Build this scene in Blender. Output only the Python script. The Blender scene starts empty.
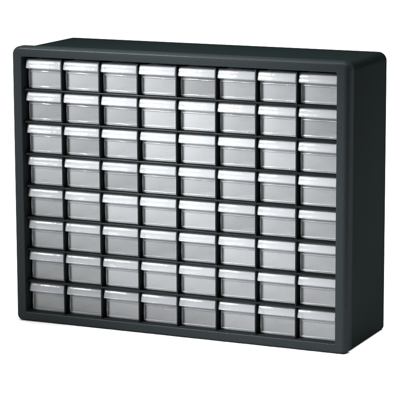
import bpy, bmesh, math, random
from mathutils import Vector, Matrix

S = bpy.context.scene
C = S.collection
random.seed(7)

# ------------------------------------------------------------------ camera
cd = bpy.data.cameras.new("camera")
cam = bpy.data.objects.new("camera", cd)
C.objects.link(cam)
S.camera = cam
cd.sensor_fit = 'HORIZONTAL'
cd.sensor_width = 36.0
cd.lens = 36.0 * 5.3973
cd.clip_start = 0.05
cd.clip_end = 100.0
YAW, PIT, ROL = -0.4257, -0.1835, -0.0040
fw = Vector((math.sin(YAW)*math.cos(PIT), math.cos(YAW)*math.cos(PIT), math.sin(PIT)))
r0 = fw.cross(Vector((0, 0, 1))).normalized()
u0 = r0.cross(fw)
rr = math.cos(ROL)*r0 + math.sin(ROL)*u0
uu = -math.sin(ROL)*r0 + math.cos(ROL)*u0
cam.matrix_world = Matrix(((rr.x, uu.x, -fw.x, 1.5007), (rr.y, uu.y, -fw.y, -2.6673),
                           (rr.z, uu.z, -fw.z, 0.7420), (0, 0, 0, 1)))
S.render.resolution_x = S.render.resolution_y = 1024

# ------------------------------------------------------------------ world, exposure
W = bpy.data.worlds.new("World")
S.world = W
W.use_nodes = True
W.node_tree.nodes['Background'].inputs['Color'].default_value = (0.97, 0.985, 1.0, 1)
W.node_tree.nodes['Background'].inputs['Strength'].default_value = 0.10
S.view_settings.view_transform = 'Standard'
S.view_settings.look = 'None'
S.view_settings.exposure = 0.0
S.view_settings.gamma = 1.0
S.render.engine = 'CYCLES'
S.cycles.max_bounces = 12
S.cycles.transparent_max_bounces = 24

# ------------------------------------------------------------------ studio lamps
def area(name, loc, target, sx, sy, watts, col=(1, 1, 1)):
    d = bpy.data.lights.new(name, 'AREA')
    d.shape = 'RECTANGLE'
    d.size, d.size_y, d.energy, d.color = sx, sy, watts, col
    o = bpy.data.objects.new(name, d)
    C.objects.link(o)
    o.location = loc
    o.rotation_euler = (Vector(target) - Vector(loc)).to_track_quat('-Z', 'Y').to_euler()
    return o

ks = area("key_softbox", (0.38, -0.46, 1.20), (0.34, 0.0, 0.29), 0.6, 0.30, 1.2)
ks.data.spread = math.radians(80)
fs = area("front_softbox", (-1.20, -2.05, 1.62), (0.285, 0.0, 0.262), 0.45, 0.32, 4.2)
fs.data.spread = math.radians(14)          # honeycomb grid on the softbox: light pools on the drawers
os_ = area("added_floor_light", (0.30, 2.75, 3.2), (0.30, 2.75, 0.0), 6.0, 5.5, 410)  # added lamp, no known source: burns the sweep out to white
os_.data.spread = math.radians(100)

# ------------------------------------------------------------------ materials
def new_mat(name):
    m = bpy.data.materials.new(name)
    m.use_nodes = True
    nt = m.node_tree
    nt.nodes.clear()
    out = nt.nodes.new('ShaderNodeOutputMaterial')
    return m, nt, out

def black_plastic(name, col, gloss, rough, bump, scale):
    m, nt, out = new_mat(name)
    N, L = nt.nodes.new, nt.links.new
    tc = N('ShaderNodeTexCoord')
    nz = N('ShaderNodeTexNoise'); nz.inputs['Scale'].default_value = scale
    nz.inputs['Detail'].default_value = 4
    L(tc.outputs['Object'], nz.inputs['Vector'])
    rmp = N('ShaderNodeMapRange')
    rmp.inputs['From Min'].default_value = 0.3; rmp.inputs['From Max'].default_value = 0.7
    rmp.inputs['To Min'].default_value = 0.82; rmp.inputs['To Max'].default_value = 1.18
    L(nz.outputs['Fac'], rmp.inputs['Value'])
    mul = N('ShaderNodeVectorMath'); mul.operation = 'SCALE'
    mul.inputs[0].default_value = col
    L(rmp.outputs['Result'], mul.inputs['Scale'])
    bp = N('ShaderNodeBump'); bp.inputs['Strength'].default_value = bump
    bp.inputs['Distance'].default_value = 0.0006
    L(nz.outputs['Fac'], bp.inputs['Height'])
    d = N('ShaderNodeBsdfDiffuse'); L(mul.outputs[0], d.inputs['Color']); L(bp.outputs[0], d.inputs['Normal'])
    g = N('ShaderNodeBsdfGlossy'); g.inputs['Roughness'].default_value = rough
    g.inputs['Color'].default_value = (0.93, 1, 1, 1)
    L(bp.outputs[0], g.inputs['Normal'])
    mx = N('ShaderNodeMixShader'); mx.inputs[0].default_value = gloss
    L(d.outputs[0], mx.inputs[1]); L(g.outputs[0], mx.inputs[2]); L(mx.outputs[0], out.inputs['Surface'])
    return m

M_frame = black_plastic("grained_black_plastic", (0.0112, 0.0140, 0.0150), 0.0052, 0.28, 0.30, 520)
M_shell = black_plastic("smooth_black_plastic", (0.0015, 0.0036, 0.0035), 0.0072, 0.50, 0.10, 500)
M_grid = black_plastic("black_grid_plastic", (0.0034, 0.0045, 0.0048), 0.008, 0.35, 0.2, 700)

def clear_plastic(name, clear, white, rough, wob, scale, vary=0.05, trans=0.4, gloss=1.0):
    m, nt, out = new_mat(name)
    N, L = nt.nodes.new, nt.links.new
    tc = N('ShaderNodeTexCoord')
    oi = N('ShaderNodeObjectInfo')
    nz = N('ShaderNodeTexNoise'); nz.noise_dimensions = '4D'
    nz.inputs['Scale'].default_value = scale; nz.inputs['Detail'].default_value = 3
    L(tc.outputs['Object'], nz.inputs['Vector'])
    w = N('ShaderNodeMath'); w.operation = 'MULTIPLY'; w.inputs[1].default_value = 40
    L(oi.outputs['Random'], w.inputs[0]); L(w.outputs[0], nz.inputs['W'])
    bp = N('ShaderNodeBump'); bp.inputs['Strength'].default_value = wob; bp.inputs['Distance'].default_value = 0.002
    L(nz.outputs['Fac'], bp.inputs['Height'])
    d = N('ShaderNodeBsdfDiffuse'); d.inputs['Color'].default_value = white
    t = N('ShaderNodeBsdfTranslucent'); t.inputs['Color'].default_value = white
    m1 = N('ShaderNodeMixShader'); m1.inputs[0].default_value = trans
    L(d.outputs[0], m1.inputs[1]); L(t.outputs[0], m1.inputs[2])
    tr = N('ShaderNodeBsdfTransparent'); tr.inputs['Color'].default_value = (0.96, 0.97, 0.98, 1)
    mr = N('ShaderNodeMapRange')
    mr.inputs['From Min'].default_value = 0.0; mr.inputs['From Max'].default_value = 1.0
    mr.inputs['To Min'].default_value = clear - vary; mr.inputs['To Max'].default_value = clear + vary
    L(oi.outputs['Random'], mr.inputs['Value'])
    m2 = N('ShaderNodeMixShader'); L(mr.outputs[0], m2.inputs[0])
    L(m1.outputs[0], m2.inputs[1]); L(tr.outputs[0], m2.inputs[2])
    g = N('ShaderNodeBsdfGlossy'); g.inputs['Roughness'].default_value = rough
    L(bp.outputs[0], g.inputs['Normal'])
    fr = N('ShaderNodeFresnel'); fr.inputs['IOR'].default_value = 1.5
    L(bp.outputs[0], fr.inputs['Normal'])
    gk = N('ShaderNodeMath'); gk.operation = 'MULTIPLY'; gk.inputs[1].default_value = gloss
    L(fr.outputs[0], gk.inputs[0])
    m3 = N('ShaderNodeMixShader'); L(gk.outputs[0], m3.inputs[0])
    L(m2.outputs[0], m3.inputs[1]); L(g.outputs[0], m3.inputs[2])
    L(m3.outputs[0], out.inputs['Surface'])
    return m

M_clear = clear_plastic("clear_front_plastic", 0.80, (0.74, 0.76, 0.78, 1), 0.10, 0.10, 35, gloss=0.7)
M_tray = clear_plastic("frosted_tray_plastic", 0.56, (0.80, 0.82, 0.84, 1), 0.22, 0.2, 40)
M_lip = clear_plastic("clear_handle_plastic", 0.66, (0.44, 0.455, 0.47, 1), 0.16, 0.50, 60, gloss=0.24)

m, nt, out = new_mat("white_paper_sweep")
d = nt.nodes.new('ShaderNodeBsdfDiffuse'); d.inputs['Color'].default_value = (0.93, 0.93, 0.93, 1)
nt.links.new(d.outputs[0], out.inputs['Surface'])
M_floor = m

# ------------------------------------------------------------------ mesh helpers
def obj(name, bm, mat, parent=None, smooth=35):
    bmesh.ops.recalc_face_normals(bm, faces=bm.faces)
    me = bpy.data.meshes.new(name)
    if smooth:
        for f in bm.faces: f.smooth = True
    bm.to_mesh(me); bm.free()
    if smooth: me.set_sharp_from_angle(angle=math.radians(smooth))
    me.materials.append(mat)
    o = bpy.data.objects.new(name, me)
    C.objects.link(o)
    if parent: o.parent = parent
    return o

def box(bm, x0, x1, y0, y1, z0, z1, bev=0, seg=2):
    r = bmesh.ops.create_cube(bm, size=1.0)
    vs = r['verts']
    for v in vs:
        v.co = Vector((x0+(v.co.x+.5)*(x1-x0), y0+(v.co.y+.5)*(y1-y0), z0+(v.co.z+.5)*(z1-z0)))
    if bev:
        es = list({e for v in vs for e in v.link_edges})
        bmesh.ops.bevel(bm, geom=es, offset=bev, segments=seg, profile=0.5, affect='EDGES')

def rrect(x0, x1, z0, z1, rt, n=8, low=None):
    pts = []
    rt = max(rt, 1e-5)
    rl = rt if low is None else max(low, 1e-5)
    for sx, sz, a0 in ((1, 1, 0), (0, 1, 90), (0, 0, 180), (1, 0, 270)):
        r = rt if sz else rl
        cx = x1-r if sx else x0+r
        cz = z1-r if sz else z0+r
        for k in range(n+1):
            a = math.radians(a0 + 90*k/n)
            pts.append((cx+r*math.cos(a), cz+r*math.sin(a)))
    return pts

def loft(bm, loops, close=False, cap0=False, cap1=False):
    """loops: list of (y, [(x,z)...]) with equal counts"""
    vl = [[bm.verts.new((x, y, z)) for x, z in pts] for y, pts in loops]
    n = len(vl[0])
    idx = list(range(len(vl)-1)) + ([len(vl)-1] if close else [])
    for i in idx:
        a, b = vl[i], vl[(i+1) % len(vl)]
        for k in range(n):
            q = (k+1) % n
            bm.faces.new((a[k], a[q], b[q], b[k]))
    if cap0: bm.faces.new(vl[0])
    if cap1: bm.faces.new(vl[-1])

mm = 0.001

# ------------------------------------------------------------------ white sweep the cabinet stands on
bm = bmesh.new()
prof = [(-8, 0), (7, 0)]
R = 2.5
for k in range(1, 17):
    a = math.pi/2*k/16
    prof.append((7+R*math.sin(a), R-R*math.cos(a)))
prof.append((7+R, 6))
rows = [[bm.verts.new((x, y, z)) for y, z in prof] for x in (-9, 9)]
for i in range(len(prof)-1):
    bm.faces.new((rows[0][i], rows[1][i], rows[1][i+1], rows[0][i+1]))
fl = obj("floor", bm, M_floor)
fl['kind'] = 'structure'

# ------------------------------------------------------------------ the cabinet
CW, CH = 508*mm, 399*mm
OX0, OX1, OZ0, OZ1 = 14.0*mm, 491.0*mm, 14.1*mm, 384.6*mm        # drawer opening
cab = bpy.data.objects.new("drawer_cabinet", None)
C.objects.link(cab)
cab.empty_display_size = 0.1
cab['label'] = "black plastic storage cabinet with rounded front frame holding a grid of clear drawers"
cab['category'] = "cabinet"

FX = -3.0*mm
FD = 21*mm       # depth of the front frame
bm = bmesh.new()
loops = []
loops.append((FD, rrect(FX+3*mm, CW-3*mm, 1*mm, CH-3*mm, 9*mm, low=6*mm)))
loops.append((FD, rrect(FX+0.6*mm, CW-0.6*mm, 0.5*mm, CH-0.6*mm, 11.4*mm, low=8*mm)))
loops.append((FD-0.6*mm, rrect(FX, CW, 0, CH, 12*mm, low=8*mm)))
for k in range(0, 11):                     # the outer edge rolls back in a wide soft round
    a = math.pi/2*k/10
    i = 7.5*mm*(1-math.cos(a)); y = 9.5*mm*(1-math.sin(a))
    ib = 3.0*mm*(1-math.cos(a))
    loops.append((y, rrect(FX+i, CW-i, ib, CH-i*.42, 12*mm-i*.7, low=8*mm-ib)))
rb = 1.6*mm
for k in range(0, 6):
    a = math.pi/2*k/5
    i = rb*(1-math.sin(a)); y = rb*(1-math.cos(a))
    loops.append((y, rrect(OX0-i, OX1+i, OZ0-i, OZ1+i, 2.0*mm+i)))
loops.append((FD, rrect(OX0, OX1, OZ0, OZ1, 2.0*mm)))
loft(bm, loops, close=True)
obj("front_frame", bm, M_frame, cab, 50)

D = 162*mm
bm = bmesh.new()
def shell_o(i, r): return rrect(i*mm, CW-i*mm, max(0.15*mm, (i-4)*.8*mm), CH-i*mm, r*mm, low=4.5*mm)
loops = [(FD, rrect(OX0, OX1, OZ0, OZ1, 2*mm)),
         (FD-0.2*mm, rrect(6*mm, CW-6*mm, 3*mm, CH-6*mm, 8*mm)),
         (FD-0.2*mm, shell_o(4.2, 9)),
         (FD+3.0*mm, shell_o(4.2, 9)),
         (FD+4.0*mm, shell_o(3.0, 11)),
         (FD+5.0*mm, shell_o(2.7, 12)),
         (D*0.6, shell_o(2.9, 12)),
         (D-3*mm, shell_o(3.1, 12)), (D-1.0*mm, shell_o(3.7, 11.5)), (D, shell_o(5.5, 10)),
         (D, rrect(OX0, OX1, OZ0, OZ1, 2*mm))]
loft(bm, loops, close=True)
obj("shell", bm, M_shell, cab, 40)
bm = bmesh.new()
box(bm, OX0+.05*mm, OX1-.05*mm, D-6*mm, D-1*mm, OZ0+.05*mm, OZ1-.05*mm)
obj("back_panel", bm, M_shell, cab)

PX, PZ, TH = 59.5*mm, 46.3*mm, 2.5*mm
XC, ZB = 252.9*mm, 13.0*mm
for k in range(1, 8):
    z = ZB + k*PZ
    bm = bmesh.new()
    box(bm, OX0-.5*mm, OX1+.5*mm, 5*mm, D-5.5*mm, z-TH/2, z+TH/2, 0.55*mm)
    obj("shelf", bm, M_grid, cab)
for k in range(1, 8):
    x = XC + (k-4)*PX
    bm = bmesh.new()
    box(bm, x-1.15*mm, x+1.15*mm, 6*mm, D-5.5*mm, OZ0-.5*mm, OZ1+.5*mm, 0.5*mm)
    obj("divider", bm, M_grid, cab)

# ------------------------------------------------------------------ one drawer (origin: bottom centre of its front face)
def solid_profile(bm, prof, x0, x1):
    """closed (y,z) outline extruded along x"""
    a = [bm.verts.new((x0, y, z)) for y, z in prof]
    b = [bm.verts.new((x1, y, z)) for y, z in prof]
    n = len(prof)
    for k in range(n):
        q = (k+1) % n
        bm.faces.new((a[k], a[q], b[q], b[k]))
    bm.faces.new(a); bm.faces.new(b[::-1])

def make_drawer():
    root = bpy.data.objects.new("drawer", None)
    C.objects.link(root)
    root.empty_display_size = 0.02
    # tray: open box with thin walls
    bm = bmesh.new()
    hw, dp, h, t = 27.2*mm, 132*mm, 41.0*mm, 1.3*mm
    box(bm, -hw+.4*mm, hw-.4*mm, 1.45*mm, dp, 0, t, .25*mm, 1)
    for s in (-1, 1):
        xa, xb = sorted((s*hw, s*(hw-t)))
        box(bm, xa, xb, 1.45*mm, dp, t+.02*mm, h-1*mm, .25*mm, 1)
    box(bm, -hw+t+.02*mm, hw-t-.02*mm, dp-t, dp-.05*mm, t+.02*mm, h-1*mm, .25*mm, 1)
    box(bm, -hw+t+.02*mm, hw-t-.02*mm, dp*.5-.5*mm, dp*.5+.5*mm, t+.02*mm, 7*mm, .25*mm, 1)   # low rib across the floor
    obj("tray", bm, M_tray, root, 40)
    # clear front wall
    bm = bmesh.new()
    loft(bm, [(1.4*mm, rrect(-hw+.5*mm, hw-.5*mm, .8*mm, h-.3*mm, 1.6*mm, 4)), (1.3*mm, rrect(-hw, hw, .3*mm, h, 2*mm, 4)),
              (0.5*mm, rrect(-hw, hw, .3*mm, h, 2*mm, 4)), (0.1*mm, rrect(-hw+.2*mm, hw-.2*mm, .5*mm, h-.2*mm, 1.8*mm, 4)),
              (0.0, rrect(-hw+.7*mm, hw-.7*mm, 1*mm, h-.7*mm, 1.3*mm, 4))], cap0=True, cap1=True)
    obj("front_panel", bm, M_clear, root, 40)
    # handle: a hollow finger lip sloping outward to a thick rolled rim, closed by two cheeks
    bm = bmesh.new()
    top, low = 42.6*mm, 29.2*mm
    outer = [(0.2*mm, top), (-2.6*mm, top), (-4.0*mm, top-.5*mm), (-5.2*mm, top-1.6*mm), (-6.2*mm, top-3.6*mm),
             (-7.1*mm, top-6.5*mm), (-7.6*mm, low+3.4*mm), (-8.2*mm, low+2.4*mm), (-8.3*mm, low+1.0*mm), (-7.7*mm, low+.2*mm),
             (-6.9*mm, low)]
    inner = [(-6.3*mm, low+.4*mm), (-6.1*mm, low+2*mm), (-6.0*mm, low+4*mm), (-5.4*mm, top-6*mm), (-4.2*mm, top-3*mm),
             (-2.8*mm, top-1.7*mm), (-0.1*mm, top-1.4*mm), (-0.1*mm, top-.7*mm)]
    W2 = 28.2*mm
    # the lip bends back at its two ends: stations along x with a pull-back towards the face
    st = []
    for k in range(0, 5):
        a = math.pi/2*k/4
        st.append((-W2+2.2*mm*(1-math.cos(a)), 1-math.sin(a)))
    st = st + [(-x, f) for x, f in reversed(st)]
    prof = outer + inner
    rows = []
    for x, f in st:
        row = []
        for y, z in prof:
            yy = y*(1-0.30*f) if y < 0 else y
            zz = z + (0.9*mm*f if z < low+3*mm else (-0.7*mm*f if z > top-1*mm else 0))
            row.append(bm.verts.new((x, yy, zz)))
        rows.append(row)
    n = len(prof)
    for i in range(len(rows)-1):
        for k in range(n):
            q = (k+1) % n
            bm.faces.new((rows[i][k], rows[i][q], rows[i+1][q], rows[i+1][k]))
    bm.faces.new(rows[0]); bm.faces.new(rows[-1][::-1])
    for s in (-1, 1):
        xa, xb = sorted((s*(W2-2.9*mm), s*(W2-1.7*mm)))
        solid_profile(bm, [(-0.1*mm, top-2*mm), (-4.0*mm, top-3.4*mm), (-5.4*mm, low+3.6*mm), (-6.4*mm, low+.6*mm),
                           (-5.6*mm, low-.6*mm), (-0.1*mm, low-1.5*mm)], xa, xb)
    obj("handle", bm, M_lip, root, 50)
    # label holder: raised ledge under the lip, two side rails and a bottom rail
    bm = bmesh.new()
    box(bm, -26.4*mm, 26.4*mm, -1.3*mm, -.05*mm, 24.2*mm, 25.6*mm, .4*mm)
    box(bm, -26.6*mm, -25.0*mm, -1.0*mm, -.05*mm, 4.0*mm, 24.1*mm, .35*mm)
    box(bm, 25.0*mm, 26.6*mm, -1.0*mm, -.05*mm, 4.0*mm, 24.1*mm, .35*mm)
    box(bm, -26.4*mm, 26.4*mm, -1.2*mm, -.05*mm, 2.4*mm, 3.9*mm, .4*mm)
    obj("label_holder", bm, M_clear, root, 40)
    return root

proto = make_drawer()
ORD = ["first", "second", "third", "fourth", "fifth", "sixth", "seventh", "eighth"]
ROWN = ["top row", "second row from the top", "third row from the top", "fourth row from the top",
        "fourth row from the bottom", "third row from the bottom", "second row from the bottom", "bottom row"]
COLN = ["leftmost", "second from the left", "third from the left", "fourth from the left",
        "fourth from the right", "third from the right", "second from the right", "rightmost"]
FY = 15.3*mm
kids = list(proto.children)
first = True
for r in range(8):
    for c in range(8):
        if first:
            o = proto; first = False
        else:
            o = proto.copy(); C.objects.link(o)
            for ch in kids:
                d = ch.copy(); C.objects.link(d); d.parent = o
        row = 7 - r
        z = OZ0 if row == 0 else ZB + row*PZ + TH/2
        o.location = (XC + (c-3.5)*PX + random.uniform(-.35, .35)*mm, FY + random.uniform(-.8, .9)*mm, z + .04*mm)
        o.rotation_euler = (0, 0, math.radians(random.uniform(-.15, .15)))
        o['label'] = "clear plastic drawer in the %s, %s" % (ROWN[r], COLN[c])
        o['category'] = "drawer"
        o['group'] = "clear drawers filling the black cabinet"
